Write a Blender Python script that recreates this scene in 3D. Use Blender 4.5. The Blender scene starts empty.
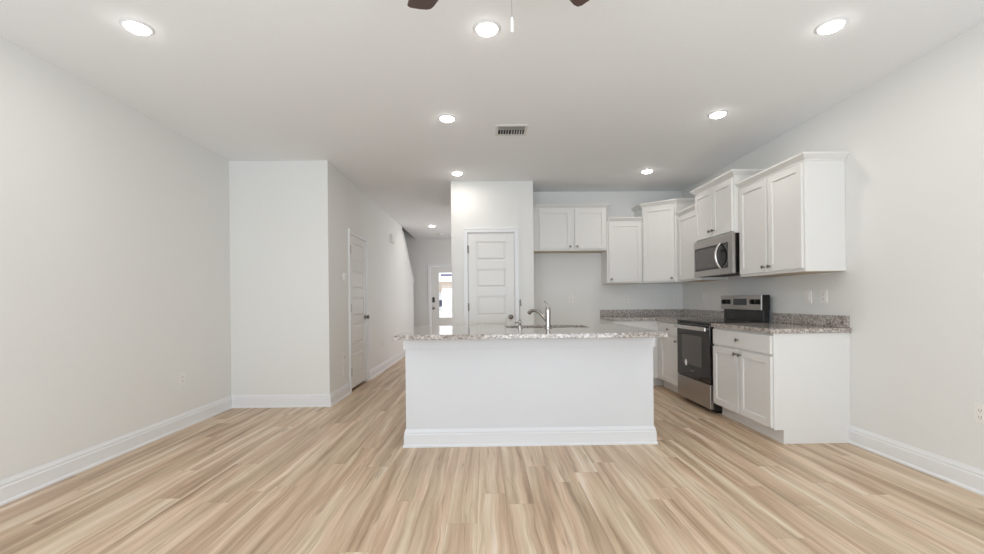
import bpy, bmesh, math, random
from math import pi, sin, cos, radians
from mathutils import Vector, Matrix
random.seed(7)
scene = bpy.context.scene
COL = scene.collection

# ------------------------------------------------------------------ camera
F_PX = 438.94
CAM_H = 1.157
cam_d = bpy.data.cameras.new('camera')
cam = bpy.data.objects.new('camera', cam_d)
COL.objects.link(cam)
cam_d.sensor_width = 36.0
cam_d.sensor_fit = 'HORIZONTAL'
cam_d.lens = F_PX / 984 * 36.0
cam_d.shift_y = 23.81 / 984
cam_d.clip_start = 0.02
cam_d.clip_end = 200
cam.matrix_world = (Matrix.Translation((0, 0, CAM_H)) @ Matrix.Rotation(-0.0144, 4, 'Z')
                    @ Matrix.Rotation(pi / 2 + 0.0003, 4, 'X') @ Matrix.Rotation(-0.0099, 4, 'Z'))
scene.camera = cam

# ------------------------------------------------------------------ view, world, daylight
scene.view_settings.view_transform = 'Standard'
scene.view_settings.look = 'None'
scene.view_settings.gamma = 1
scene.view_settings.use_curve_mapping = False
scene.view_settings.exposure = 0.23
scene.cycles.use_denoising = True
scene.cycles.max_bounces = 12
scene.cycles.diffuse_bounces = 8
scene.cycles.glossy_bounces = 5
scene.cycles.transmission_bounces = 6
scene.cycles.transparent_max_bounces = 8
scene.cycles.sample_clamp_indirect = 6
scene.cycles.caustics_reflective = False
scene.cycles.caustics_refractive = False

SKY = 1.7
DAY = 66.0          # daylight through each opening of the rear wall
LAMP = 2.7          # each recessed lamp
w = bpy.data.worlds.new('world')
scene.world = w
w.use_nodes = True
bg = w.node_tree.nodes['Background']
bg.inputs['Color'].default_value = (0.92, 0.96, 1.0, 1)
bg.inputs['Strength'].default_value = SKY


def area_light(name, loc, rot, sx, sy, power, color):
    d = bpy.data.lights.new(name, 'AREA')
    d.shape = 'RECTANGLE'
    d.size = sx
    d.size_y = sy
    d.energy = power
    d.color = color
    o = bpy.data.objects.new(name, d)
    o.location = loc
    o.rotation_euler = rot
    COL.objects.link(o)
    return o


REAR_Y = -1.6
DAYC = (0.79, 0.905, 1.0)
# daylight entering the glazed openings behind the camera
area_light('daylight_patio', (1.15, REAR_Y - 0.02, 1.02), (pi / 2 + 0.80, 0, 0), 2.3, 2.0, DAY * 1.0, DAYC)
area_light('daylight_window', (-1.35, REAR_Y - 0.02, 1.35), (pi / 2 + 0.80, 0, 0), 2.3, 1.5, DAY * 1.0, DAYC)
area_light('added_foyer_fill', (0.965, 9.2, 1.5), (0, pi / 2, 0), 1.6, 1.4, 19.0, (0.95, 0.95, 1.0))  # added fill light that brightens the hallway and stairs


# ------------------------------------------------------------------ materials
def new_mat(name):
    m = bpy.data.materials.new(name)
    m.use_nodes = True
    nt = m.node_tree
    return m, nt, nt.nodes['Principled BSDF']


def lin(c):
    return tuple(((v / 255) / 12.92 if v / 255 <= 0.04045 else ((v / 255 + 0.055) / 1.055) ** 2.4) for v in c) + (1,)


def nd(nt, kind, **kw):
    n = nt.nodes.new(kind)
    for k, v in kw.items():
        setattr(n, k, v)
    return n


def ramp(nt, stops, interp='LINEAR'):
    n = nt.nodes.new('ShaderNodeValToRGB')
    cr = n.color_ramp
    cr.interpolation = interp
    while len(cr.elements) < len(stops):
        cr.elements.new(0.5)
    for e, (p, c) in zip(cr.elements, stops):
        e.position = p
        e.color = c
    return n


def paint(name, rgb, rough=0.6, bump=0.0, scale=180, var=0.012):
    m, nt, b = new_mat(name)
    tc = nd(nt, 'ShaderNodeTexCoord')
    n = nd(nt, 'ShaderNodeTexNoise')
    n.inputs['Scale'].default_value = scale
    n.inputs['Detail'].default_value = 3
    nt.links.new(tc.outputs['Object'], n.inputs['Vector'])
    c = lin(rgb)
    lo = tuple(v * (1 - var) for v in c[:3]) + (1,)
    hi = tuple(min(1, v * (1 + var)) for v in c[:3]) + (1,)
    r = ramp(nt, [(0.3, lo), (0.7, hi)])
    nt.links.new(n.outputs['Fac'], r.inputs['Fac'])
    nt.links.new(r.outputs['Color'], b.inputs['Base Color'])
    b.inputs['Roughness'].default_value = rough
    if bump:
        bp = nd(nt, 'ShaderNodeBump')
        bp.inputs['Strength'].default_value = bump
        bp.inputs['Distance'].default_value = 0.002
        nt.links.new(n.outputs['Fac'], bp.inputs['Height'])
        nt.links.new(bp.outputs['Normal'], b.inputs['Normal'])
    return m


def metal(name, rgb, rough=0.3, brushed=None, metallic=1.0):
    m, nt, b = new_mat(name)
    tc = nd(nt, 'ShaderNodeTexCoord')
    mp = nd(nt, 'ShaderNodeMapping')
    mp.inputs['Scale'].default_value = brushed or (60, 60, 60)
    n = nd(nt, 'ShaderNodeTexNoise')
    n.inputs['Scale'].default_value = 4
    nt.links.new(tc.outputs['Object'], mp.inputs['Vector'])
    nt.links.new(mp.outputs['Vector'], n.inputs['Vector'])
    mr = nd(nt, 'ShaderNodeMapRange')
    mr.inputs['To Min'].default_value = rough * 0.8
    mr.inputs['To Max'].default_value = rough * 1.25
    nt.links.new(n.outputs['Fac'], mr.inputs['Value'])
    nt.links.new(mr.outputs['Result'], b.inputs['Roughness'])
    b.inputs['Base Color'].default_value = lin(rgb)
    b.inputs['Metallic'].default_value = metallic
    return m


def plain(name, rgb, rough=0.4, metallic=0.0):
    m = metal(name, rgb, rough, metallic=metallic)
    return m


def emissive(name, rgb, strength):
    m, nt, b = new_mat(name)
    b.inputs['Base Color'].default_value = lin(rgb)
    b.inputs['Emission Color'].default_value = lin(rgb)
    b.inputs['Emission Strength'].default_value = strength
    return m


def granite_mat():
    m, nt, b = new_mat('granite')
    tc = nd(nt, 'ShaderNodeTexCoord')
    n1 = nd(nt, 'ShaderNodeTexNoise')
    n1.inputs['Scale'].default_value = 60
    n1.inputs['Detail'].default_value = 5
    n1.inputs['Roughness'].default_value = 0.65
    n1.inputs['Distortion'].default_value = 0.6
    nt.links.new(tc.outputs['Object'], n1.inputs['Vector'])
    r1 = ramp(nt, [(0.30, lin((92, 84, 80))), (0.43, lin((140, 130, 124))), (0.54, lin((182, 174, 168))),
                   (0.68, lin((216, 212, 206)))])
    nt.links.new(n1.outputs['Fac'], r1.inputs['Fac'])
    v = nd(nt, 'ShaderNodeTexVoronoi')
    v.inputs['Scale'].default_value = 95
    nt.links.new(tc.outputs['Object'], v.inputs['Vector'])
    n2 = nd(nt, 'ShaderNodeTexNoise')
    n2.inputs['Scale'].default_value = 24
    n2.inputs['Detail'].default_value = 2
    nt.links.new(tc.outputs['Object'], n2.inputs['Vector'])
    r2 = ramp(nt, [(0.50, (0, 0, 0, 1)), (0.58, (1, 1, 1, 1))])
    nt.links.new(n2.outputs['Fac'], r2.inputs['Fac'])
    r3 = ramp(nt, [(0.22, (1, 1, 1, 1)), (0.34, (0, 0, 0, 1))])
    nt.links.new(v.outputs['Distance'], r3.inputs['Fac'])
    mul = nd(nt, 'ShaderNodeMath', operation='MULTIPLY')
    nt.links.new(r2.outputs['Color'], mul.inputs[0])
    nt.links.new(r3.outputs['Color'], mul.inputs[1])
    mx = nd(nt, 'ShaderNodeMix', data_type='RGBA')
    nt.links.new(mul.outputs[0], mx.inputs['Factor'])
    nt.links.new(r1.outputs['Color'], mx.inputs['A'])
    mx.inputs['B'].default_value = lin((62, 56, 54))
    nt.links.new(mx.outputs['Result'], b.inputs['Base Color'])
    b.inputs['Roughness'].default_value = 0.10
    b.inputs['IOR'].default_value = 1.5
    return m


def floor_mat():
    m, nt, b = new_mat('vinyl_plank_floor')
    L = nt.links
    tc = nd(nt, 'ShaderNodeTexCoord')
    sp = nd(nt, 'ShaderNodeSeparateXYZ')
    L.new(tc.outputs['Object'], sp.inputs[0])

    def M(op, a, bb=None):
        n = nd(nt, 'ShaderNodeMath', operation=op)
        for i, v in enumerate((a, bb)):
            if v is None:
                continue
            if isinstance(v, (int, float)):
                n.inputs[i].default_value = v
            else:
                L.new(v, n.inputs[i])
        return n.outputs[0]
    W, LEN = 0.160, 1.5
    xs = M('DIVIDE', M('ADD', sp.outputs['X'], 0.055), W)
    row = M('FLOOR', xs)
    fx = M('FRACT', xs)
    wn = nd(nt, 'ShaderNodeTexWhiteNoise', noise_dimensions='1D')
    L.new(row, wn.inputs['W'])
    ys = M('ADD', M('DIVIDE', sp.outputs['Y'], LEN), M('MULTIPLY', wn.outputs['Value'], 9.0))
    colm = M('FLOOR', ys)
    fy = M('FRACT', ys)
    cmb = nd(nt, 'ShaderNodeCombineXYZ')
    L.new(row, cmb.inputs[0])
    L.new(colm, cmb.inputs[1])
    wid = nd(nt, 'ShaderNodeTexWhiteNoise', noise_dimensions='2D')
    L.new(cmb.outputs[0], wid.inputs['Vector'])
    pid = wid.outputs['Value']

    def noise(vec, detail, rough, dist):
        n = nd(nt, 'ShaderNodeTexNoise')
        n.inputs['Scale'].default_value = 1.0
        n.inputs['Detail'].default_value = detail
        n.inputs['Roughness'].default_value = rough
        n.inputs['Distortion'].default_value = dist
        L.new(vec, n.inputs['Vector'])
        return n.outputs['Fac']

    def vec(x, y, z):
        c = nd(nt, 'ShaderNodeCombineXYZ')
        for i, v in enumerate((x, y, z)):
            L.new(v, c.inputs[i])
        return c.outputs[0]
    # the grain wanders sideways along each plank
    wob = noise(vec(M('MULTIPLY', sp.outputs['X'], 4.0), M('MULTIPLY', sp.outputs['Y'], 2.6), M('MULTIPLY', pid, 37.0)), 2.0, 0.5, 0.0)
    wx = M('ADD', sp.outputs['X'], M('MULTIPLY', M('SUBTRACT', wob, 0.5), 0.045))

    def streak(sx, sy, detail, rough, dist, seed):
        return noise(vec(M('MULTIPLY', wx, sx), M('MULTIPLY', sp.outputs['Y'], sy), M('ADD', M('MULTIPLY', pid, 61.0), seed)), detail, rough, dist)
    broad = streak(13, 0.55, 1.5, 0.5, 0.5, 0)
    mid = streak(40, 1.0, 3.0, 0.6, 0.8, 7)
    fine = streak(160, 3.5, 2.0, 0.6, 0.4, 13)
    tot = M('ADD', M('ADD', M('MULTIPLY', broad, 0.60), M('MULTIPLY', mid, 0.27)),
            M('ADD', M('MULTIPLY', fine, 0.13), M('MULTIPLY', M('SUBTRACT', pid, 0.5), 0.01)))
    r = ramp(nt, [(0.32, lin((150, 128, 106))), (0.42, lin((181, 157, 132))), (0.50, lin((199, 177, 152))),
                  (0.57, lin((213, 194, 170))), (0.66, lin((226, 214, 199)))])
    L.new(tot, r.inputs['Fac'])
    # slow drift between pinkish and olive tan
    hue = streak(9, 0.7, 1.0, 0.5, 0.3, 53)
    hr = ramp(nt, [(0.38, (1.03, 0.96, 0.93, 1)), (0.62, (0.985, 0.98, 0.935, 1))])
    L.new(hue, hr.inputs['Fac'])
    hm_ = nd(nt, 'ShaderNodeMix', data_type='RGBA', blend_type='MULTIPLY')
    hm_.inputs['Factor'].default_value = 1.0
    L.new(r.outputs['Color'], hm_.inputs['A'])
    L.new(hr.outputs['Color'], hm_.inputs['B'])
    # dark mineral streaks
    ds = streak(30, 1.1, 2.5, 0.55, 1.4, 31)
    dr = ramp(nt, [(0.60, (0, 0, 0, 1)), (0.70, (1, 1, 1, 1))])
    L.new(ds, dr.inputs['Fac'])
    mx = nd(nt, 'ShaderNodeMix', data_type='RGBA')
    L.new(M('MULTIPLY', dr.outputs['Color'], 0.45), mx.inputs['Factor'])
    L.new(hm_.outputs['Result'], mx.inputs['A'])
    mx.inputs['B'].default_value = lin((128, 106, 88))
    # joints
    ex = M('MULTIPLY', M('MINIMUM', fx, M('SUBTRACT', 1.0, fx)), W)
    ey = M('MULTIPLY', M('MINIMUM', fy, M('SUBTRACT', 1.0, fy)), LEN)
    e = M('LESS_THAN', M('MINIMUM', ex, ey), 0.0011)
    mj = nd(nt, 'ShaderNodeMix', data_type='RGBA')
    L.new(M('MULTIPLY', e, 0.3), mj.inputs['Factor'])
    L.new(mx.outputs['Result'], mj.inputs['A'])
    mj.inputs['B'].default_value = lin((105, 84, 68))
    L.new(mj.outputs['Result'], b.inputs['Base Color'])
    b.inputs['Roughness'].default_value = 0.38
    b.inputs['Specular IOR Level'].default_value = 0.4
    return m


def glass_mat(name, tint=(1, 1, 1), refl=0.08):
    m, nt, b = new_mat(name)
    nt.nodes.remove(b)
    out = nt.nodes['Material Output']
    t = nd(nt, 'ShaderNodeBsdfTransparent')
    t.inputs['Color'].default_value = tint + (1,)
    g = nd(nt, 'ShaderNodeBsdfGlossy')
    g.inputs['Roughness'].default_value = 0.02
    mx = nd(nt, 'ShaderNodeMixShader')
    mx.inputs[0].default_value = refl
    nt.links.new(t.outputs[0], mx.inputs[1])
    nt.links.new(g.outputs[0], mx.inputs[2])
    nt.links.new(mx.outputs[0], out.inputs['Surface'])
    return m


M_WALL = paint('wall_paint', (226, 226, 224), 0.65, 0.15, 160)
M_CEIL = paint('ceiling_paint', (236, 238, 240), 0.75, 0.25, 90)
M_TRIM = paint('trim_paint', (229, 230, 232), 0.35)
M_ISL = paint('island_paint', (213, 214, 217), 0.4)
M_ISLB = paint('island_trim_paint', (220, 221, 224), 0.35)
M_CAB = paint('cabinet_paint', (222, 221, 219), 0.35)
M_DOOR = paint('door_paint', (224, 223, 221), 0.35)
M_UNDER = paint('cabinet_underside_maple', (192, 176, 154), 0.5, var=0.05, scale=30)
M_FLOOR = floor_mat()
M_GRAN = granite_mat()
M_STEEL = metal('brushed_stainless_steel', (176, 170, 166), 0.3, (2, 2, 220))
M_STEELB = metal('bright_handle_steel', (210, 206, 203), 0.25)
M_CHROME = metal('polished_nickel', (176, 173, 170), 0.24)
M_SATIN = metal('satin_nickel', (135, 128, 122), 0.3)
M_BLACK = plain('black_enamel', (22, 20, 20), 0.25)
M_BGLASS = plain('black_glass', (22, 19, 19), 0.04)
M_WIN = plain('oven_window_glass', (84, 78, 76), 0.08)
M_GAPSHADE = plain('painted_gap_shade', (24, 22, 20), 0.8)  # shade of the door gaps as a dark colour
M_DISP = plain('display_panel', (34, 34, 44), 0.15)
M_PLATE = plain('plate_plastic', (232, 230, 227), 0.35)
M_SLOT = plain('slot_dark', (90, 84, 80), 0.6)
M_LENS = emissive('lamp_lens', (255, 250, 246), 17.0)
M_VENT = plain('vent_metal', (215, 214, 212), 0.4)
M_VENTD = plain('painted_duct_shade', (40, 38, 37), 0.8)  # shade inside the duct as a dark colour
M_SLATE = plain('painted_lit_duct', (150, 150, 148), 0.6)  # grey of the lit duct wall, light put into the colour
M_BLADE = paint('fan_blade_wood', (78, 60, 56), 0.45, var=0.15, scale=40)
M_BRONZE = metal('dark_bronze', (58, 50, 46), 0.35, metallic=0.7)
M_STICK = plain('paper_label', (238, 238, 236), 0.5)
M_LAV = plain('lavender_label', (170, 172, 225), 0.5)
M_GLASS = glass_mat('clear_glass')
M_BOWL = plain('frosted_bowl', (235, 232, 225), 0.4)
M_CARPET = paint('stair_carpet', (176, 166, 156), 0.95, 0.4, 300, 0.05)
M_CONC = paint('concrete_drive', (205, 202, 196), 0.9, 0.3, 8, 0.06)
M_SIDING = paint('house_siding', (226, 226, 228), 0.8, var=0.03, scale=4)
M_ROOF = paint('shingle_roof', (165, 148, 132), 0.9, var=0.12, scale=6)
M_WALLDK = paint('house_window_glass', (44, 48, 76), 0.2, var=0.05)


# ------------------------------------------------------------------ mesh helpers
class MB:
    """collects shapes into one mesh"""

    def __init__(self):
        self.bm = bmesh.new()

    def box(self, x0, x1, y0, y1, z0, z1):
        vs = [self.bm.verts.new(p) for p in ((x0, y0, z0), (x1, y0, z0), (x1, y1, z0), (x0, y1, z0),
                                             (x0, y0, z1), (x1, y0, z1), (x1, y1, z1), (x0, y1, z1))]
        for f in ((0, 3, 2, 1), (4, 5, 6, 7), (0, 1, 5, 4), (1, 2, 6, 5), (2, 3, 7, 6), (3, 0, 4, 7)):
            self.bm.faces.new([vs[i] for i in f])
        return self

    def prism(self, pts, z0, z1, M=None):
        a = [Vector((x, y, z0)) for x, y in pts]
        b = [Vector((x, y, z1)) for x, y in pts]
        if M:
            a = [M @ v for v in a]
            b = [M @ v for v in b]
        a = [self.bm.verts.new(v) for v in a]
        b = [self.bm.verts.new(v) for v in b]
        n = len(pts)
        self.bm.faces.new(a[::-1])
        self.bm.faces.new(b)
        for i in range(n):
            self.bm.faces.new((a[i], a[(i + 1) % n], b[(i + 1) % n], b[i]))
        return self

    def frustum(self, x0, x1, z0, z1, y, dy, ins):
        """raised field on a face looking to -y: base at y, top at y-dy inset by ins"""
        a = [(x0, y, z0), (x1, y, z0), (x1, y, z1), (x0, y, z1)]
        b = [(x0 + ins, y - dy, z0 + ins), (x1 - ins, y - dy, z0 + ins), (x1 - ins, y - dy, z1 - ins), (x0 + ins, y - dy, z1 - ins)]
        a = [self.bm.verts.new(p) for p in a]
        b = [self.bm.verts.new(p) for p in b]
        self.bm.faces.new(b)
        self.bm.faces.new(a[::-1])
        for i in range(4):
            self.bm.faces.new((a[i], a[(i + 1) % 4], b[(i + 1) % 4], b[i]))
        return self

    def lathe(self, prof, M=None, seg=24, cap=True):
        rings = []
        for r, z in prof:
            ring = []
            for k in range(seg):
                v = Vector((r * cos(2 * pi * k / seg), r * sin(2 * pi * k / seg), z))
                if M:
                    v = M @ v
                ring.append(self.bm.verts.new(v))
            rings.append(ring)
        for a, b in zip(rings, rings[1:]):
            for k in range(seg):
                self.bm.faces.new((a[k], a[(k + 1) % seg], b[(k + 1) % seg], b[k]))
        if cap:
            self.bm.faces.new(rings[0][::-1])
            self.bm.faces.new(rings[-1])
        return self

    def tube(self, pts, rad, seg=12, flat=1.0):
        pts = [Vector(p) for p in pts]
        if isinstance(rad, (int, float)):
            rad = [rad] * len(pts)
        rings = []
        ref = None
        for i, p in enumerate(pts):
            t = (pts[min(i + 1, len(pts) - 1)] - pts[max(i - 1, 0)]).normalized()
            if ref is None:
                ref = t.orthogonal().normalized()
            ref = (ref - t * ref.dot(t)).normalized()
            bn = t.cross(ref)
            rings.append([self.bm.verts.new(p + (ref * cos(2 * pi * k / seg) + bn * flat * sin(2 * pi * k / seg)) * rad[i]) for k in range(seg)])
        for a, b in zip(rings, rings[1:]):
            for k in range(seg):
                self.bm.faces.new((a[k], a[(k + 1) % seg], b[(k + 1) % seg], b[k]))
        self.bm.faces.new(rings[0][::-1])
        self.bm.faces.new(rings[-1])
        return self

    def sweep(self, prof, path, z=0.0, closed=False):
        """sweep profile (out, up) along plan path; 'out' is to the right of travel"""
        n = len(path)
        P = [Vector(p) for p in path]
        nrm = []
        for i in range(n - 1):
            d = (P[i + 1] - P[i]).normalized()
            nrm.append(Vector((d.y, -d.x)))
        rings = []
        for i in range(n):
            if i == 0:
                m = nrm[0]
            elif i == n - 1:
                m = nrm[-1]
            else:
                m = nrm[i - 1] + nrm[i]
                m = m / (m.length_squared / 2) if m.length > 1e-6 else nrm[i]
            rings.append([self.bm.verts.new((P[i].x + m.x * o, P[i].y + m.y * o, z + u)) for o, u in prof])
        k = len(prof)
        for a, b in zip(rings, rings[1:]):
            for j in range(k):
                self.bm.faces.new((a[j], a[(j + 1) % k], b[(j + 1) % k], b[j]))
        self.bm.faces.new(rings[0][::-1])
        self.bm.faces.new(rings[-1])
        return self

    def build(self, name, mat, parent=None, bevel=0.0, smooth=False, off=None, segs=2):
        bmesh.ops.recalc_face_normals(self.bm, faces=self.bm.faces)
        if off is not None:
            bmesh.ops.translate(self.bm, verts=self.bm.verts, vec=-Vector(off))
        me = bpy.data.meshes.new(name)
        self.bm.to_mesh(me)
        self.bm.free()
        me.materials.append(mat)
        if smooth:
            for p in me.polygons:
                p.use_smooth = True
            try:
                me.set_sharp_from_angle(angle=radians(38))
            except Exception:
                pass
        o = bpy.data.objects.new(name, me)
        COL.objects.link(o)
        if parent is not None:
            o.parent = parent
        if bevel:
            b = o.modifiers.new('bevel', 'BEVEL')
            b.width = bevel
            b.segments = segs
            b.limit_method = 'ANGLE'
            b.angle_limit = radians(40)
            b.harden_normals = False
        return o


def tag(o, label=None, cat=None, group=None, kind=None):
    if label:
        o['label'] = label
    if cat:
        o['category'] = cat
    if group:
        o['group'] = group
    if kind:
        o['kind'] = kind
    return o


def empty(name, loc, rz=0.0):
    o = bpy.data.objects.new(name, None)
    o.empty_display_size = 0.1
    o.location = loc
    o.rotation_euler = (0, 0, rz)
    COL.objects.link(o)
    return o


def children(o):
    return [c for c in COL.objects if c.parent == o]


def copy_tree(o, parent=None):
    c = o.copy()
    COL.objects.link(c)
    if parent is not None:
        c.parent = parent
    for ch in children(o):
        copy_tree(ch, c)
    return c


def struct(mb, name, mat, bevel=0.0, label=None):
    o = mb.build(name, mat, bevel=bevel)
    o['kind'] = 'structure'
    if label:
        o['label'] = label
    return o


# ------------------------------------------------------------------ dimensions (metres, camera above the origin)
H = 2.74
L = -2.834
R = 2.892
D1 = 4.914
XH = -1.747
P = 5.801
PX0, PX1 = -0.445, 0.640
K = 6.403
FY = 11.2           # front wall of the foyer
ST = 9.26           # start of the stair slope
T = 0.12

# ------------------------------------------------------------------ structure
struct(MB().box(-3.1, 3.1, REAR_Y - .12, FY + .12, -0.1, 0.0), 'floor', M_FLOOR, label='light tan wood-look plank floor running towards the kitchen')
c = MB()
c.box(-3.1, 3.1, REAR_Y - .12, 7.0, H, H + .12)
c.box(-1.747, 3.1, 7.0, FY + .12, H, H + .12)
c.box(-3.1, -2.75, 7.0, FY + .12, H, H + .12)
c.box(-1.867, -1.747, 7.0, ST, H, H + .12)
struct(c, 'ceiling', M_CEIL, label='flat pale ceiling with recessed lamps')
struct(MB().box(L - T, L, REAR_Y, D1, 0, H), 'wall_left', M_WALL)
struct(MB().box(R, R + T, REAR_Y, K + T, 0, H), 'wall_right', M_WALL)
struct(MB().box(L - T, XH - T, D1, D1 + T, 0, H), 'wall_front_left', M_WALL)
# hallway wall with door opening and stair slope (profile in Y,Z extruded along X)
HD0, HD1, HDZ = 5.668, 6.442, 2.045
mw = MB()
M_yz = Matrix(((0, 0, 1, 0), (1, 0, 0, 0), (0, 1, 0, 0), (0, 0, 0, 1)))
prof = [(D1, 0), (HD0, 0), (HD0, HDZ), (HD1, HDZ), (HD1, 0), (10.6, 0), (10.6, 1.64), (ST, 2.61), (ST, H), (D1, H)]
mw.prism(prof, XH - T, XH, M_yz)
struct(mw, 'wall_hall', M_WALL)
# pantry block with door opening
PD0, PD1, PDZ = -0.235, 0.393, 2.065
mw = MB()
mw.box(PX0, PD0, P, P + T, 0, H)
mw.box(PD1, PX1, P, P + T, 0, H)
mw.box(PD0, PD1, P, P + T, PDZ, H)
mw.box(PX0, PX0 + T, P + T, 7.5, 0, H)
mw.box(PX1 - T, PX1, P + T, 7.5, 0, H)
struct(mw, 'wall_pantry', M_WALL)
struct(MB().box(PX1, R, K, K + T, 0, H), 'wall_kitchen', M_WALL)
# foyer
mw = MB()
FD0, FD1, FDZ = -1.40, -0.47, 2.05
mw.box(-2.87, FD0, FY, FY + T, 0, H)
mw.box(-2.87, -1.747, FY, FY + T, H, 5.2)
mw.box(FD1, 1.1, FY, FY + T, 0, H)
mw.box(FD0, FD1, FY, FY + T, FDZ, H)
struct(mw, 'wall_foyer', M_WALL)
struct(MB().box(PX1, 1.1, 7.4, 7.52, 0, H).box(0.98, 1.1, 7.52, 8.5, 0, H).box(0.98, 1.1, 9.9, FY, 0, H).box(0.98, 1.1, 8.5, 9.9, 0, .7).box(0.98, 1.1, 8.5, 9.9, 2.3, H), 'wall_foyer_side', M_WALL)
mw = MB()
mw.box(-2.87, -2.75, D1 + T, FY, 0, 5.2)
mw.box(-2.75, -1.867, 6.88, 7.0, H, 5.2)
mw.box(-1.867, -1.747, 7.0, FY, H + .12, 5.2)
mw.box(-2.87, -1.747, 6.88, FY + T, 5.2, 5.3)
struct(mw, 'wall_stair', M_WALL)
# rear wall with two openings
mw = MB()
y0, y1 = REAR_Y - T, REAR_Y
mw.box(L - T, -2.5, y0, y1, 0, H)
mw.box(-2.5, -0.2, y0, y1, 0, 0.6)
mw.box(-2.5, -0.2, y0, y1, 2.1, H)
mw.box(-0.2, 0.0, y0, y1, 0, H)
mw.box(0.0, 2.3, y0, y1, 2.05, H)
mw.box(2.3, R + T, y0, y1, 0, H)
struct(mw, 'wall_rear', M_WALL)
for i, (a, b_, z0, z1) in enumerate(((0.0, 2.3, 0.0, 2.05), (-2.5, -0.2, 0.6, 2.1))):
    r_ = empty('window_%d' % (i + 1), ((a + b_) / 2, REAR_Y, z0))
    r_['kind'] = 'structure'
    f = MB()
    t = 0.05
    for q in (a, (a + b_) / 2 - t / 2, b_ - t):
        f.box(q, q + t, REAR_Y - .04, REAR_Y, z0, z1)
    f.box(a + t, (a + b_) / 2 - t / 2, REAR_Y - .04, REAR_Y, z1 - t, z1)
    f.box((a + b_) / 2 + t / 2, b_ - t, REAR_Y - .04, REAR_Y, z1 - t, z1)
    f.box(a + t, (a + b_) / 2 - t / 2, REAR_Y - .04, REAR_Y, z0, z0 + t)
    f.box((a + b_) / 2 + t / 2, b_ - t, REAR_Y - .04, REAR_Y, z0, z0 + t)
    f.build('window_frame', M_TRIM, r_, off=r_.location)

r_ = empty('window_3', (1.06, 9.2, .7))  # unseen window, added to go with the foyer fill light
r_['kind'] = 'structure'
f = MB()
f.box(1.03, 1.07, 8.5, 8.55, .7, 2.3).box(1.03, 1.07, 9.85, 9.9, .7, 2.3).box(1.03, 1.07, 8.55, 9.85, .7, .75).box(1.03, 1.07, 8.55, 9.85, 2.25, 2.3).box(1.03, 1.07, 8.55, 9.85, 1.48, 1.52)
f.build('window_frame', M_TRIM, r_, off=r_.location)

# baseboards
BB = [(0, 0), (.024, 0), (.024, .012), (.016, .022), (.016, .098), (.012, .104), (.012, .118), (.006, .132), (.004, .140), (0, .140)]


def baseboard(name, path):
    struct(MB().sweep(BB, path), name, M_TRIM)


baseboard('baseboard_left', [(L, REAR_Y), (L, D1), (XH, D1), (XH, 5.575)])
baseboard('baseboard_hall', [(XH, 6.545), (XH, 10.6), (XH - T, 10.6)])
baseboard('baseboard_right', [(R, 3.445), (R, REAR_Y), (2.3, REAR_Y)])
baseboard('baseboard_pantry_left', [(PX0, 7.4), (PX0, P), (-0.30, P)])
baseboard('baseboard_pantry_right', [(0.46, P), (PX1, P), (PX1, K), (1.675, K)])
baseboard('baseboard_foyer', [(-1.867, FY), (-1.475, FY)])

# stair: sloping white cap on the wall, and the flight behind it
dy, dz = 10.6 - ST, 1.64 - 2.61
ln = math.hypot(dy, dz)
ny, nz = -dz / ln, dy / ln
capm = MB()
prof = [(ST - .01, 2.61 + .01), (10.62, 1.64 - .015), (10.62 + ny * .05, 1.64 - .015 + nz * .05), (ST + ny * .05 - .01, 2.61 + .01 + nz * .05)]
capm.prism(prof, XH - T - .02, XH + .02, M_yz)
struct(capm, 'trim_1', M_TRIM, label='white sloping cap on the stair half wall')
struct(MB().box(XH - T - .005, XH + .012, 10.6, 10.615, .14, 1.64), 'trim_2', M_TRIM)
st = MB()
for i in range(13):
    ya = 10.75 - .27 * i
    st.box(-2.745, -1.872, ya - .29, ya, 0.0, .19 * (i + 1))
stair = st.build('staircase', M_CARPET)
tag(stair, kind='structure')


# ------------------------------------------------------------------ knobs, doors, cabinets
def knob_mb(x, y, z, s=1.0):
    Mx = Matrix.Translation((x, y, z)) @ Matrix.Rotation(pi / 2, 4, 'X')
    return MB().lathe([(.007 * s, 0), (.006 * s, .012 * s), (.013 * s, .017 * s), (.016 * s, .022 * s), (.0145 * s, .028 * s), (.006 * s, .031 * s)], Mx, 16)


def shaker_mb(x0, x1, z0, z1, y=0.0, t=.02, rail=.058, rec=.010):
    m = MB()
    m.box(x0, x0 + rail, y - t, y, z0, z1)
    m.box(x1 - rail, x1, y - t, y, z0, z1)
    m.box(x0 + rail, x1 - rail, y - t, y, z1 - rail, z1)
    m.box(x0 + rail, x1 - rail, y - t, y, z0, z0 + rail)
    m.box(x0 + rail, x1 - rail, y - t + rec, y, z0 + rail, z1 - rail)
    return m


CROWN = [(0, 0), (.006, 0), (.008, .010), (.022, .020), (.040, .038), (.046, .042), (.046, .056), (0, .056)]


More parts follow.
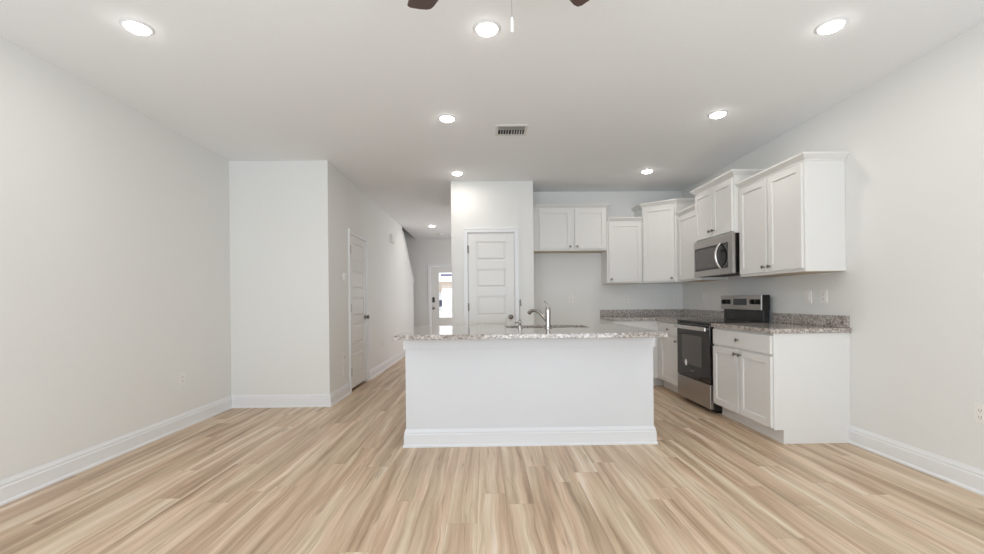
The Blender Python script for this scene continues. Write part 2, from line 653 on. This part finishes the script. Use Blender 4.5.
def cabinet(name, label, group, loc, rz, wd, d, z0, z1, doors, drawers=(), toe=False, crown=None, under=True):
    root = empty(name, loc, rz)
    tag(root, label, 'cabinet', group)
    m = MB()
    if toe:
        m.box(0, wd, 0, d, .11, z1)
        m.box(0, wd, .075, d, 0, .11)
    else:
        m.box(0, wd, 0, d, z0, z1)
    m.build('carcass', M_CAB, root, bevel=.0015)
    for (a, b_, c_, e, kx, kz) in doors:
        dr = shaker_mb(a, b_, c_, e).build('door', M_CAB, root, bevel=.0018)
        knob_mb(kx, -.02, kz).build('knob', M_SATIN, dr, smooth=True)
    for (a, b_, c_, e, kx, kz) in drawers:
        dr = MB().box(a, b_, -.02, 0, c_, e).build('drawer', M_CAB, root, bevel=.003)
        knob_mb(kx, -.02, kz).build('knob', M_SATIN, dr, smooth=True)
    if crown:
        MB().sweep(CROWN, crown, z1 - .006).build('crown_moulding', M_CAB, root)
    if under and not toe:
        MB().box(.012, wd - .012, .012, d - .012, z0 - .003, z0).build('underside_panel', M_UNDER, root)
    return root


SIDE = -pi / 2   # local x runs towards the camera, local -y faces the room
UG, BG = 'white wall cabinets', 'white base cabinets'
# --- wall cabinets on the kitchen wall (front faces -Y)
dU = .310
w_ = 1.03
cabinet('wall_cabinet', 'short two-door white wall cabinet above the empty refrigerator space', UG, (.664, K - dU, 0), 0, w_, dU - .001, 1.845, 2.44,
        [(.090, .541, 1.868, 2.420, .515, 1.900), (.584, 1.015, 1.868, 2.420, .610, 1.900)],
        crown=[(0, 0), (w_, 0), (w_, dU - .001)][::1])
cabinet('wall_cabinet', 'single-door white wall cabinet left of the angled corner cabinet', UG, (1.697, K - dU, 0), 0, .492, dU - .001, 1.385, 2.250,
        [(.022, .478, 1.405, 2.232, .050, 1.440)], crown=[(0, 0), (.492, 0)])
# --- angled corner cabinet
A = (2.193, K - dU)
B = (2.545, 5.802)
root = empty('corner_wall_cabinet', (A[0], A[1], 0))
tag(root, 'tall angled white wall cabinet across the kitchen corner', 'cabinet')
poly = [A, B, (R - .002, B[1]), (R - .002, K - .002), (A[0], K - .002)]
loc = lambda pts: [(x - A[0], y - A[1]) for x, y in pts]
MB().prism(loc(poly), 1.385, 2.435).build('carcass', M_CAB, root, bevel=.0015)
MB().sweep(CROWN, loc([(A[0], K - .002), A, B, (R - .002, B[1])]), 2.43).build('crown_moulding', M_CAB, root)
ang = math.atan2(B[1] - A[1], B[0] - A[0])
wl = math.hypot(B[0] - A[0], B[1] - A[1])
dr = shaker_mb(.022, wl - .022, 1.405, 2.415).build('door', M_CAB, root, bevel=.0018)
dr.rotation_euler = (0, 0, ang)
knob_mb(wl - .052, -.02, 1.440).build('knob', M_SATIN, dr, smooth=True)
# --- wall cabinets on the right wall
XF = R - .315
FARY = 5.798
cabinet('wall_cabinet', 'single-door white wall cabinet between corner cabinet and microwave', UG, (XF, FARY, 0), SIDE, FARY - 5.192, R - XF - .001, 1.385, 2.250,
        [(.022, .585, 1.405, 2.232, .556, 1.440)], crown=[(0, 0), (FARY - 5.192, 0)])
XM = 2.512
wm = 5.188 - 4.382
cabinet('wall_cabinet', 'raised two-door white cabinet directly above the microwave', UG, (XM, 5.188, 0), SIDE, wm, R - XM - .001, 1.822, 2.395,
        [(.018, wm / 2 - .012, 1.838, 2.372, wm / 2 - .038, 1.900), (wm / 2 + .012, wm - .018, 1.838, 2.372, wm / 2 + .038, 1.900)],
        crown=[(0, R - XM - .001), (0, 0), (wm, 0), (wm, R - XM - .001)])
XN = R - .327
wn_ = 4.378 - 3.478
cabinet('wall_cabinet', 'large two-door white wall cabinet nearest the camera, above the short counter', UG, (XN, 4.378, 0), SIDE, wn_, R - XN - .001, 1.371, 2.262,
        [(.020, wn_ / 2 - .014, 1.396, 2.242, wn_ / 2 - .042, 1.442), (wn_ / 2 + .014, wn_ - .018, 1.396, 2.242, wn_ / 2 + .042, 1.442)],
        crown=[(0, 0), (wn_, 0), (wn_, R - XN - .001)])
# --- base cabinets
XB = 2.278
wb = 4.356 - 3.446
db = R - XB - .001
cabinet('base_cabinet', 'white base cabinet with one wide drawer and two doors, right of the range', BG, (XB, 4.356, 0), SIDE, wb, db, 0, .876,
        [(.016, wb / 2 - .010, .125, .690, wb / 2 - .036, .655), (wb / 2 + .010, wb - .014, .125, .690, wb / 2 + .036, .655)],
        drawers=[(.016, wb - .014, .710, .858, wb / 2, .785)], toe=True)
wc = 5.790 - 5.124
cabinet('base_cabinet', 'white base cabinet with one drawer and one door, left of the range', BG, (XB, 5.790, 0), SIDE, wc, db, 0, .876,
        [(.13, wc - .02, .125, .690, wc - .05, .655)], drawers=[(.13, wc - .02, .710, .858, wc / 2 + .06, .785)], toe=True)
cabinet('base_cabinet', 'white base cabinet along the back wall, partly behind the island', BG, (1.682, 5.793, 0), 0, R - .001 - 1.682, K - 5.794, 0, .876,
        [(.016, .50, .125, .690, .465, .655)], drawers=[(.016, .50, .710, .858, .26, .785)], toe=True)

# ------------------------------------------------------------------ perimeter worktops
root = empty('granite_countertop', (2.55, 3.9, .877))
tag(root, 'short speckled granite countertop with backsplash right of the range', 'countertop')
MB().box(2.246, R - .001, 3.430, 4.354, .877, .914).build('slab', M_GRAN, root, bevel=.003, off=root.location)
MB().box(R - .020, R - .001, 3.446, 4.354, .9145, 1.010).build('backsplash', M_GRAN, root, bevel=.002, off=root.location)
root = empty('granite_countertop', (2.4, 6.0, .877))
tag(root, 'L-shaped speckled granite countertop with backsplash in the kitchen corner', 'countertop')
MB().prism([(1.670, 5.765), (2.246, 5.765), (2.246, 5.126), (R - .001, 5.126), (R - .001, K - .001), (1.670, K - .001)], .877, .914).build('slab', M_GRAN, root, bevel=.003, off=root.location)
MB().prism([(1.670, K - .020), (R - .020, K - .020), (R - .020, 5.126), (R - .001, 5.126), (R - .001, K - .001), (1.670, K - .001)], .9145, 1.010).build('backsplash', M_GRAN, root, bevel=.002, off=root.location)

# ------------------------------------------------------------------ range (local: x towards the camera, -y to the room)
RW = 5.120 - 4.360
root = empty('electric_range', (2.262, 5.120, 0), SIDE)
tag(root, 'freestanding stainless steel and black electric range between the base cabinets', 'range')
RD = R - 2.262 - .040
m = MB()
m.box(0.003, RW - .003, .012, RD, .03, .900)
m.box(.05, RW - .05, .06, RD - .05, 0, .03)
m.build('body', M_BLACK, root, bevel=.003)
MB().box(0.002, RW - .002, -.022, .50, .900, .920).build('cooktop', M_BGLASS, root, bevel=.004)
for (bx, by, br) in ((.19, .13, .105), (.57, .13, .08), (.19, .37, .08), (.57, .37, .105)):
    MB().lathe([(br, .9201), (br, .9206), (br - .004, .9206), (br - .004, .9201), (br, .9201)], Matrix.Translation((bx, by, 0)), 32, cap=False).build('burner_ring', M_SLOT, root)
d_ = MB().box(.006, RW - .006, -.022, .012, .300, .893).build('oven_door', M_BGLASS, root, bevel=.004)
MB().box(.13, RW - .17, -.0235, -.022, .44, .76).build('oven_window', M_WIN, d_)
hm = MB()
hm.box(.02, RW - .02, -.066, -.050, .826, .868)
hm.box(.05, .09, -.052, -.020, .836, .858)
hm.box(RW - .09, RW - .05, -.052, -.020, .836, .858)
hm.build('door_handle', M_STEELB, d_, bevel=.005)
Mx = Matrix.Translation((.23, -.0225, .450)) @ Matrix.Rotation(pi / 2, 4, 'X')
MB().lathe([(.028, 0), (.028, .0012)], Mx @ Matrix.Scale(1.3, 4, (0, 1, 0)), 24).build('round_sticker', M_STICK, d_)
lg = MB()
for k in range(7):
    lg.box(.345 + k * .011, .352 + k * .011, -.0235, -.0215, .372, .384 - .003 * (k % 3))
lg.build('door_emblem', M_STEELB, d_)
MB().box(.006, RW - .006, -.022, .012, .045, .290).build('storage_drawer', M_STEEL, root, bevel=.004)
# back guard
MB().box(.012, RW - .012, .530, RD, .900, 1.035).box(.004, RW - .004, .512, RD, 1.034, 1.192).build('backguard', M_BLACK, root, bevel=.003)
MB().box(.002, RW - .002, .500, .512, 1.036, 1.192).build('control_panel', M_STEEL, root, bevel=.003)
MB().box(.264, .512, .4985, .500, 1.085, 1.155).build('display', M_DISP, root)
for a in (.034, .572):
    MB().box(a, a + .172, .4985, .500, 1.095, 1.148).build('knob_plate', M_BLACK, root, bevel=.001)
    for q in (.040, .125):
        Mx = Matrix.Translation((a + q, .4985, 1.122)) @ Matrix.Rotation(pi / 2, 4, 'X')
        MB().lathe([(.022, 0), (.022, .006), (.019, .022), (.016, .024)], Mx, 20).build('control_knob', M_BLACK, root, smooth=True)

# ------------------------------------------------------------------ microwave
MWW = 5.205 - 4.382
root = empty('over_the_range_microwave', (2.490, 5.205, 1.412), SIDE)
tag(root, 'stainless steel over-the-range microwave with curved bar handle', 'microwave')
MH = .408
MB().box(.002, MWW - .002, .028, R - 2.490 - .001, 0.012, MH).build('body', M_BLACK, root, bevel=.002)
MB().box(.06, MWW - .06, .05, .33, 0, .012).build('vent_panel', M_SLOT, root)
fr = MB()
fr.box(0, MWW, 0, .028, MH - .080, MH)
fr.box(0, MWW, 0, .028, 0, .065)
fr.box(0, .022, 0, .028, .065, MH - .080)
fr.box(MWW - .085, MWW, 0, .028, .065, MH - .080)
fr.build('front_frame', M_STEEL, root, bevel=.002)
dd = MB().box(.022, MWW - .235, .004, .028, .065, MH - .080).build('door_glass', M_BGLASS, root)
MB().box(.045, MWW - .275, .0025, .004, .090, MH - .105).build('window', M_WIN, dd)
MB().box(MWW - .235, MWW - .085, .003, .028, .065, MH - .080).build('control_panel', M_BGLASS, root)
pts = []
for k in range(17):
    t = k / 16
    pts.append((MWW - .215, -.008 - .052 * sin(pi * t) ** 0.7, .070 + .255 * t))
MB().tube(pts, .0145, 12).build('handle', M_STEELB, root, smooth=True)

# ------------------------------------------------------------------ island
IX0, IX1, IY, IB = -.645, 1.342, 3.510, 4.345
root = empty('kitchen_island', (.35, 3.93, 0))
tag(root, 'long plain white kitchen island with baseboard trim in the middle of the floor', 'island')
off = root.location
m = MB()
m.box(IX0, IX1, IY, IY + .11, 0, .876)
m.box(IX0, IX0 + .02, IY + .11, IB, 0, .876)
m.box(IX1 - .02, IX1, IY + .11, IB, 0, .876)
m.box(IX0 + .02, IX1 - .02, IB - .02, IB, .11, .876)
m.box(IX0 + .02, IX1 - .02, IB - .09, IB - .075, 0, .11)
m.build('panel_body', M_ISL, root, bevel=.002, off=off)
MB().sweep(BB, [(IX0, IB - .001), (IX0, IY), (IX1, IY), (IX1, IB - .001)]).build('baseboard_trim', M_ISLB, root, off=off)
FR = [(0, 0), (.014, 0), (.014, .098), (0, .098)]
MB().sweep(FR, [(IX0, IB - .001), (IX0, IY), (IX1, IY), (IX1, IB - .001)], .777).build('frieze_board', M_ISL, root, bevel=.002, off=off)
for (a, b_) in ((-.63, -.18), (-.16, .07), (.09, .55), (.56, 1.02), (1.04, 1.33)):
    mm = shaker_mb(-b_, -a, .125, .690, 0)
    bmesh.ops.rotate(mm.bm, verts=mm.bm.verts, cent=(0, 0, 0), matrix=Matrix.Rotation(pi, 3, 'Z'))
    bmesh.ops.translate(mm.bm, verts=mm.bm.verts, vec=(0, IB, 0))
    dd = mm.build('door', M_CAB, root, bevel=.0018, off=off)
    kk = knob_mb(-(a + .04), -.02, .655)
    bmesh.ops.rotate(kk.bm, verts=kk.bm.verts, cent=(0, 0, 0), matrix=Matrix.Rotation(pi, 3, 'Z'))
    bmesh.ops.translate(kk.bm, verts=kk.bm.verts, vec=(0, IB, 0))
    kk.build('knob', M_SATIN, dd, smooth=True, off=off)
    MB().box(a, b_, IB, IB + .02, .710, .858).build('drawer', M_CAB, root, bevel=.003, off=off)

# island countertop with the sink cut-out
xs = [-.672, .190, .930, 1.345]
ys = [3.205, 3.885, 4.285, 4.385]
bm_ = MB()
g = {}
for zi, z in enumerate((.877, .914)):
    for i, x in enumerate(xs):
        for j, y in enumerate(ys):
            g[i, j, zi] = bm_.bm.verts.new((x, y, z))
for i in range(3):
    for j in range(3):
        if (i, j) == (1, 1):
            continue
        bm_.bm.faces.new((g[i, j, 0], g[i, j + 1, 0], g[i + 1, j + 1, 0], g[i + 1, j, 0]))
        bm_.bm.faces.new((g[i, j, 1], g[i + 1, j, 1], g[i + 1, j + 1, 1], g[i, j + 1, 1]))


def wallq(p, q):
    bm_.bm.faces.new((g[p + (0,)], g[q + (0,)], g[q + (1,)], g[p + (1,)]))


for i in range(3):
    wallq((i, 0), (i + 1, 0))
    wallq((i + 1, 3), (i, 3))
    wallq((3, i), (3, i + 1))
    wallq((0, i + 1), (0, i))
for p, q in (((1, 1), (2, 1)), ((2, 1), (2, 2)), ((2, 2), (1, 2)), ((1, 2), (1, 1))):
    wallq(q, p)
o = bm_.build('island_countertop', M_GRAN, bevel=.004)
tag(o, 'long polished speckled granite countertop on the white island', 'countertop')

# undermount sink
root = empty('kitchen_sink', (.56, 4.085, .70))
tag(root, 'stainless steel undermount sink set into the island countertop', 'sink')
m = MB()
x0, x1, y0, y1 = .182, .938, 3.877, 4.293
m.box(x0, x1, y0, y1, .690, .694)
m.box(x0, x0 + .004, y0, y1, .694, .876)
m.box(x1 - .004, x1, y0, y1, .694, .876)
m.box(x0 + .004, x1 - .004, y0, y0 + .004, .694, .876)
m.box(x0 + .004, x1 - .004, y1 - .004, y1, .694, .876)
m.build('basin', M_STEEL, root, off=root.location)
MB().lathe([(.05, .6945), (.05, .697), (.03, .697), (.03, .695)], Matrix.Translation((.56, 4.085, 0)), 24).build('drain', M_CHROME, root, smooth=True, off=root.location)

# faucet
FX, FYY, CZ = .535, 3.775, .9145
root = empty('kitchen_faucet', (FX, FYY, CZ))
tag(root, 'tall chrome single-lever kitchen faucet beside the island sink', 'faucet')
MB().lathe([(.030, 0), (.030, .006), (.024, .012), (.0225, .03), (.0215, .10), (.0235, .150), (.0225, .158), (.0225, .168), (.018, .182), (.010, .190)], seg=24).build('column', M_CHROME, root, smooth=True)
sp_ = [(-.004, .004, .052), (-.022, .018, .082), (-.042, .036, .112), (-.066, .058, .138), (-.092, .082, .153), (-.118, .106, .155), (-.138, .124, .146), (-.150, .136, .130)]
MB().tube(sp_, [.013, .013, .013, .0135, .014, .015, .018, .019], 16).build('spout', M_CHROME, root, smooth=True)
MB().tube([(0, 0, .185), (-.008, -.002, .200), (-.018, -.004, .222), (-.030, -.007, .240)], [.008, .007, .006, .0075], 12).build('lever_handle', M_CHROME, root, smooth=True)
# small drinking-water tap
root = empty('water_tap', (.293, FYY, CZ))
tag(root, 'slim gooseneck drinking-water tap left of the tall faucet', 'tap')
MB().lathe([(.020, 0), (.020, .005), (.012, .012), (.011, .045), (.015, .055), (.013, .068), (.006, .076)], seg=20).build('base', M_CHROME, root, smooth=True)
gp = [(0, 0, .07), (0, 0, .21)]
for k in range(9):
    t = pi * k / 8 * 0.9
    gp.append((.006 - .006 * cos(t), .03 - .03 * cos(t), .225 + .028 * sin(t)))
gp.append((.014, .061, .195))
MB().tube(gp, [.0042] * (len(gp) - 2) + [.005, .006], 10).build('gooseneck', M_SATIN, root, smooth=True)
MB().tube([(-.008, 0, .052), (-.028, -.004, .055), (-.044, -.006, .052)], [.006, .005, .007], 10).build('handle', M_SATIN, root, smooth=True)


# ------------------------------------------------------------------ five-panel interior doors
def five_panel(mb, wd, ht, z0=.012, t=.035, stile=.105, panels=None):
    """front looks to -y, from x 0..wd"""
    lay = .013
    mb.box(0, wd, -t + lay, 0, z0, ht)
    yf = -t
    rails = []
    z = z0
    for (pa, pb) in panels:
        rails.append((z, pa))
        z = pb
    rails.append((z, ht))
    mb.box(0, stile, yf, yf + lay, z0, ht)
    mb.box(wd - stile, wd, yf, yf + lay, z0, ht)
    for a, b_ in rails:
        mb.box(stile, wd - stile, yf, yf + lay, a, b_)
    for a, b_ in panels:
        mb.frustum(stile + .012, wd - stile - .012, a + .012, b_ - .012, yf + lay, .009, .022)
    return mb


PANELS = [(.17, .475), (.535, .83)] + [(.885, 1.12)] * 0
PANELS = [(.215, .495), (.600, .865), (.965, 1.225), (1.335, 1.580), (1.695, 1.940)]


def casing_mb(x0, x1, zt, wd=.052, t=.016):
    """flat casing with a raised outer back band, facing -y at y=0"""
    m = MB()
    for a, b_ in ((x0 - wd, x0), (x1, x1 + wd)):
        m.box(a, b_, -t, 0, 0, zt + wd)
    m.box(x0, x1, -t, 0, zt, zt + wd)
    m.box(x0 - wd, x0 - wd + .014, -t - .006, -t, 0, zt + wd)
    m.box(x1 + wd - .014, x1 + wd, -t - .006, -t, 0, zt + wd)
    m.box(x0 - wd + .014, x1 + wd - .014, -t - .006, -t, zt + wd - .014, zt + wd)
    return m


def round_knob(x, y, z):
    Mx = Matrix.Translation((x, y, z)) @ Matrix.Rotation(pi / 2, 4, 'X')
    return MB().lathe([(.032, 0), (.032, .006), (.014, .010), (.012, .026), (.022, .032), (.029, .044), (.028, .056), (.018, .064), (.004, .066)], Mx, 24)


def interior_door(name, loc, rz, wd, ht, hinge_side, knob_x, panels, stile, z0=.012):
    r_ = empty(name, loc, rz)
    r_['kind'] = 'structure'
    sl = five_panel(MB(), wd, ht, z0=z0, stile=stile, panels=panels)
    bmesh.ops.translate(sl.bm, verts=sl.bm.verts, vec=(0, .035, 0))
    s_ = sl.build('door_slab', M_DOOR, r_, bevel=.0025)
    round_knob(knob_x, 0, .945).build('door_knob', M_SATIN, s_, smooth=True)
    casing_mb(-.010, wd + .010, ht + .010).build('door_casing', M_TRIM, r_, bevel=.002)
    j = MB()
    j.box(-.010, -.003, 0, .11, 0, ht + .010)
    j.box(wd + .003, wd + .010, 0, .11, 0, ht + .010)
    j.box(-.003, wd + .003, 0, .11, ht + .003, ht + .010)
    j.build('door_jamb', M_TRIM, r_)
    hx = -.0015 if hinge_side < 0 else wd + .0015
    for hz in (.26, 1.08, 1.84):
        MB().lathe([(.0085, hz - .05), (.0085, hz + .05)], Matrix.Translation((hx, -.010, 0)), 10).box(hx - .012, hx + .012, -.002, .002, hz - .05, hz + .05).build('hinge', M_SATIN, s_, smooth=True)
    return r_


interior_door('door_1', (-.225, P, 0), 0, .608, 2.055, -1, .555, PANELS, .108)
# hallway door on the left wall: faces +X, local x runs away from the camera
interior_door('door_2', (XH, 5.678, 0), pi / 2, .754, 2.035, -1, .690, PANELS, .115, z0=.034)
# dark sheets behind the doors, standing in for shade in the gaps
struct(MB().box(XH - .055, XH - .048, HD0 - .0, HD1, 0, HDZ), 'gap_shade_1', M_GAPSHADE)
struct(MB().box(PD0, PD1, P + .112, P + .119, 0, PDZ), 'gap_shade_2', M_GAPSHADE)

# ------------------------------------------------------------------ front door with glass
r_ = empty('door_3', (-1.39, FY, 0))
r_['kind'] = 'structure'
GW0, GW1 = .185, .725
m = MB()
for a, b_, c_, e in ((0, GW0, .012, 2.04), (GW1, .91, .012, 2.04), (GW0, GW1, 1.905, 2.04), (GW0, GW1, .52, .725), (GW0, GW1, .012, .28)):
    m.box(a, b_, 0, .045, c_, e)
m.box(GW0, GW1, .012, .033, .28, .52)
s_ = m.build('door_slab', M_DOOR, r_)
MB().box(GW0, GW1, .018, .024, .725, 1.905).build('glass_pane', M_GLASS, s_)
m = MB()
for a, b_, c_, e in ((GW0, GW0 + .02, .725, 1.905), (GW1 - .02, GW1, .725, 1.905), (GW0 + .02, GW1 - .02, .725, .745), (GW0 + .02, GW1 - .02, 1.885, 1.905)):
    m.box(a, b_, -.008, .0, c_, e)
m.build('glazing_bead', M_TRIM, s_)
lb = MB()
lb.box(GW0 + .06, GW1 - .03, .015, .018, 1.80, 1.855)
lb.build('glass_label', M_LAV, s_)
casing_mb(-.010, .920, 2.050, .062).build('door_casing', M_TRIM, r_)
MB().box(.035, .095, -.022, 0, 1.135, 1.265).build('keypad_lock', M_BLACK, s_, bevel=.008)
Mx = Matrix.Translation((.065, 0, .985)) @ Matrix.Rotation(pi / 2, 4, 'X')
MB().lathe([(.034, 0), (.034, .008), (.014, .012), (.013, .03), (.027, .04), (.028, .055), (.012, .064)], Mx, 20).build('door_knob', M_SATIN, s_, smooth=True)

# ------------------------------------------------------------------ outside, seen through the glass
struct(MB().box(-30, 30, FY + .13, 70, -.25, -.12), 'ground', M_CONC)
root = empty('neighbouring_house', (-7, 60, -.12))
tag(root, 'pale neighbouring house with tan roof across the street, through front-door glass', 'house')
off = root.location
MB().box(-14, 2, 60, 70, -.12, 2.55).build('wall', M_SIDING, root, off=off)
m = MB()
m.prism([(59.5, 2.55), (70.5, 2.55), (65, 4.1)], -14.6, 2.6, M_yz)
m.build('roof', M_ROOF, root, off=off)
for x in (-8.4, -6.45, -5.3, -3.6):
    MB().box(x, x + .62, 59.95, 60, .45, 1.35).build('window', M_WALLDK, root, off=off)

# ------------------------------------------------------------------ recessed lamps
LG = 'recessed ceiling lamps'
spots = [(-1.971, 2.532, 'round recessed lamp at far left of the ceiling, nearest the left wall'),
         (0.023, 2.549, 'round recessed lamp beside the ceiling-fan blade, middle of the near row'),
         (2.028, 2.529, 'round recessed lamp in the near row, nearest the right wall'),
         (-.318, 3.793, 'round recessed lamp left of the ceiling vent'),
         (2.006, 3.732, 'round recessed lamp above the near wall cabinets, right of the vent'),
         (-.338, 5.420, 'round recessed lamp just in front of the pantry wall'),
         (2.004, 5.382, 'round recessed lamp above the kitchen corner, farthest right'),
         (-1.109, 9.213, 'round recessed lamp over the hallway near the front door')]


def lamp_light(parent):
    d = bpy.data.lights.new('lamp_glow', 'AREA')
    d.shape = 'DISK'
    d.size = .13
    d.energy = LAMP
    d.color = (1.0, .93, .84)
    o = bpy.data.objects.new('lamp_glow', d)
    o.location = (0, 0, -.030)
    COL.objects.link(o)
    o.parent = parent
    return o


first = None
for x, y, lab in spots:
    if first is None:
        first = empty('recessed_light', (x, y, H))
        MB().lathe([(.060, 0), (.060, -.008), (.072, -.006), (.080, -.002), (.080, 0)], seg=32, cap=False).build('trim_ring', M_TRIM, first, smooth=True)
        MB().lathe([(.060, -.001), (.059, -.013), (.042, -.022), (.012, -.026)], seg=32).build('lens', M_LENS, first, smooth=True)
        lamp_light(first)
        o = first
    else:
        o = copy_tree(first)
        o.location = (x, y, H)
    tag(o, lab, 'ceiling light', LG)

# smoke detector
o = MB().lathe([(.062, 0), (.062, -.012), (.055, -.028), (.030, -.034), (.004, -.035)], seg=28)
o = o.build('smoke_detector', M_PLATE, smooth=True)
o.location = (-1.037, 10.238, H)
tag(o, 'round white smoke detector on the hallway ceiling near the front door', 'smoke detector')

# ceiling vent
root = empty('ceiling_vent', (.253, 4.065, H))
tag(root, 'rectangular white air register in the ceiling with dark louvre slots', 'vent')
m = MB()
W2, D2 = .147, .125
m.box(-W2, W2, -D2, -D2 + .028, -.008, 0)
m.box(-W2, W2, D2 - .028, D2, -.008, 0)
m.box(-W2, -W2 + .026, -D2 + .028, D2 - .028, -.008, 0)
m.box(W2 - .026, W2, -D2 + .028, D2 - .028, -.008, 0)
m.build('frame', M_VENT, root, bevel=.002)
MB().box(-W2 + .026, W2 - .026, -D2 + .028, D2 - .028, -.0015, -.0003).build('duct_shade_sheet', M_VENTD, root)  # flat dark sheet painted as the shade inside the duct
for k in range(9):
    x = -.096 + k * .024
    s = -.006 if k < 4 else .006
    m = MB()
    m.prism([(x, 0), (x + .0025, 0), (x + .0025 + s, -.012), (x + s, -.012)], -.005, D2 - .03, Matrix(((1, 0, 0, 0), (0, 0, 1, 0), (0, 1, 0, -.0015), (0, 0, 0, 1))))
    m.build('louvre', M_VENT, root)
MB().box(-W2 + .028, W2 - .028, -D2 + .030, -.010, -.006, -.002).build('lit_duct_sheet', M_SLATE, root)  # flat grey sheet painted as the lit far wall of the duct

# ------------------------------------------------------------------ ceiling fan (only blade tips and the pull chain are in view)
HX, HY = .048, 1.390
root = empty('ceiling_fan', (HX, HY, H))
tag(root, 'ceiling fan with dark brown wooden blades at the top edge of the view', 'ceiling fan')
MB().lathe([(.070, 0), (.068, -.03), (.040, -.060), (.014, -.066)], seg=28).build('canopy', M_BRONZE, root, smooth=True)
MB().lathe([(.012, -.06), (.012, -.15)], seg=12).build('downrod', M_BRONZE, root, smooth=True)
MB().lathe([(.03, -.14), (.09, -.165), (.115, -.20), (.115, -.27), (.085, -.305), (.05, -.31)], seg=32).build('motor_housing', M_BRONZE, root, smooth=True)
MB().lathe([(.05, -.31), (.052, -.36), (.03, -.375)], seg=24).build('switch_housing', M_BRONZE, root, smooth=True)
for k in range(5):
    th = radians(49.5 + 72 * k)
    Mr = Matrix.Rotation(th, 4, 'Z') @ Matrix.Translation((0, 0, -.295)) @ Matrix.Rotation(radians(-13), 4, 'X')
    pts = [(.20, -.046), (.30, -.055), (.60, -.062), (.623, -.056), (.632, -.040), (.635, 0), (.632, .040), (.623, .056), (.60, .062), (.30, .055), (.20, .046)]
    bl = MB().prism(pts, -.004, .004, Mr).build('blade', M_BLADE, root, bevel=.0015)
    MB().prism([(.09, -.02), (.24, -.035), (.26, 0), (.24, .035), (.09, .02)], .004, .009, Mr).build('blade_iron', M_BRONZE, bl)
MB().tube([(.041, -.045, -.36), (.041, -.045, -.716)], .0006, 6).build('pull_chain', M_CHROME, root)
MB().lathe([(.0025, -.714), (.0042, -.723), (.0042, -.756), (.003, -.760)], Matrix.Translation((.041, -.045, 0)), 12).build('chain_fob', M_STICK, root, smooth=True)


# ------------------------------------------------------------------ outlets, switches and other wall fittings
def plate(name, label, cat, loc, rz, kind='duplex', group='wall plates', w2=.036, h2=.058):
    r_ = empty(name, loc, rz)
    tag(r_, label, cat, group)
    MB().box(-w2, w2, -.006, 0, -h2, h2).build('cover_plate', M_PLATE, r_, bevel=.002)
    if kind == 'duplex':
        for dz_ in (-.020, .020):
            s = MB().box(-.016, .016, -.008, -.006, dz_ - .014, dz_ + .014).build('socket', M_PLATE, r_, bevel=.001)
            MB().box(-.008, -.0055, -.0085, -.008, dz_ - .004, dz_ + .006).box(.0055, .008, -.0085, -.008, dz_ - .004, dz_ + .006).box(-.002, .002, -.0085, -.008, dz_ - .011, dz_ - .007).build('slots', M_SLOT, s)
    elif kind == 'rocker':
        MB().box(-.016, .016, -.009, -.006, -.033, .033).build('rocker', M_PLATE, r_, bevel=.001)
    elif kind == 'coax':
        Mx = Matrix.Translation((0, -.006, 0)) @ Matrix.Rotation(pi / 2, 4, 'X')
        MB().lathe([(.005, 0), (.005, .008)], Mx, 10).build('jack', M_SATIN, r_)
    return r_


WR, WL = -pi / 2, pi / 2
plate('wall_outlet', 'white duplex outlet low on the long left wall', 'outlet', (L, 4.127, .459), WL)
plate('wall_outlet', 'white duplex outlet low on the right wall, at the right edge of the photo', 'outlet', (R, 2.525, .469), WR)
plate('light_switch', 'white rocker switch plate above the near counter, left of the outlet', 'switch', (R, 3.888, 1.165), WR, 'rocker')
plate('wall_outlet', 'white duplex outlet above the near counter, right of the rocker switch', 'outlet', (R, 3.712, 1.165), WR, w2=.040)
plate('wall_outlet', 'white outlet on the right wall between kitchen corner and range', 'outlet', (R, 5.800, 1.182), WR)
plate('wall_outlet', 'white outlet in the empty refrigerator space', 'outlet', (1.248, K, 1.182), 0)
plate('wall_outlet', 'white outlet above backsplash, below the single-door wall cabinet', 'outlet', (2.056, K, 1.166), 0)
plate('wall_outlet', 'white outlet on the back wall right beside the kitchen corner', 'outlet', (2.786, K, 1.160), 0)
plate('wall_outlet', 'white outlet low on the hallway wall just before the hall door', 'outlet', (XH, 5.400, .330), WL)
plate('cable_plate', 'white cable plate just above the low outlet beside the hall door', 'wall plate', (XH, 5.400, .490), WL, 'coax')
plate('wall_outlet', 'white outlet on the hallway wall beyond the hall door', 'outlet', (XH, 7.465, .450), WL)
r_ = empty('thermostat', (XH, 5.44, 1.47), WL)
tag(r_, 'small white thermostat on the hallway wall beside the hall door casing', 'thermostat')
MB().box(-.034, .034, -.018, 0, -.042, .042).build('housing', M_PLATE, r_, bevel=.004)
MB().box(-.022, .022, -.0190, -.018, -.008, .022).build('screen', M_WALL, r_)
r_ = empty('door_chime', (XH, 8.18, 2.33), WL)
tag(r_, 'white door chime box high on the hallway wall past the hall door', 'door chime')
MB().box(-.10, .10, -.045, 0, -.075, .075).build('housing', M_PLATE, r_, bevel=.006)
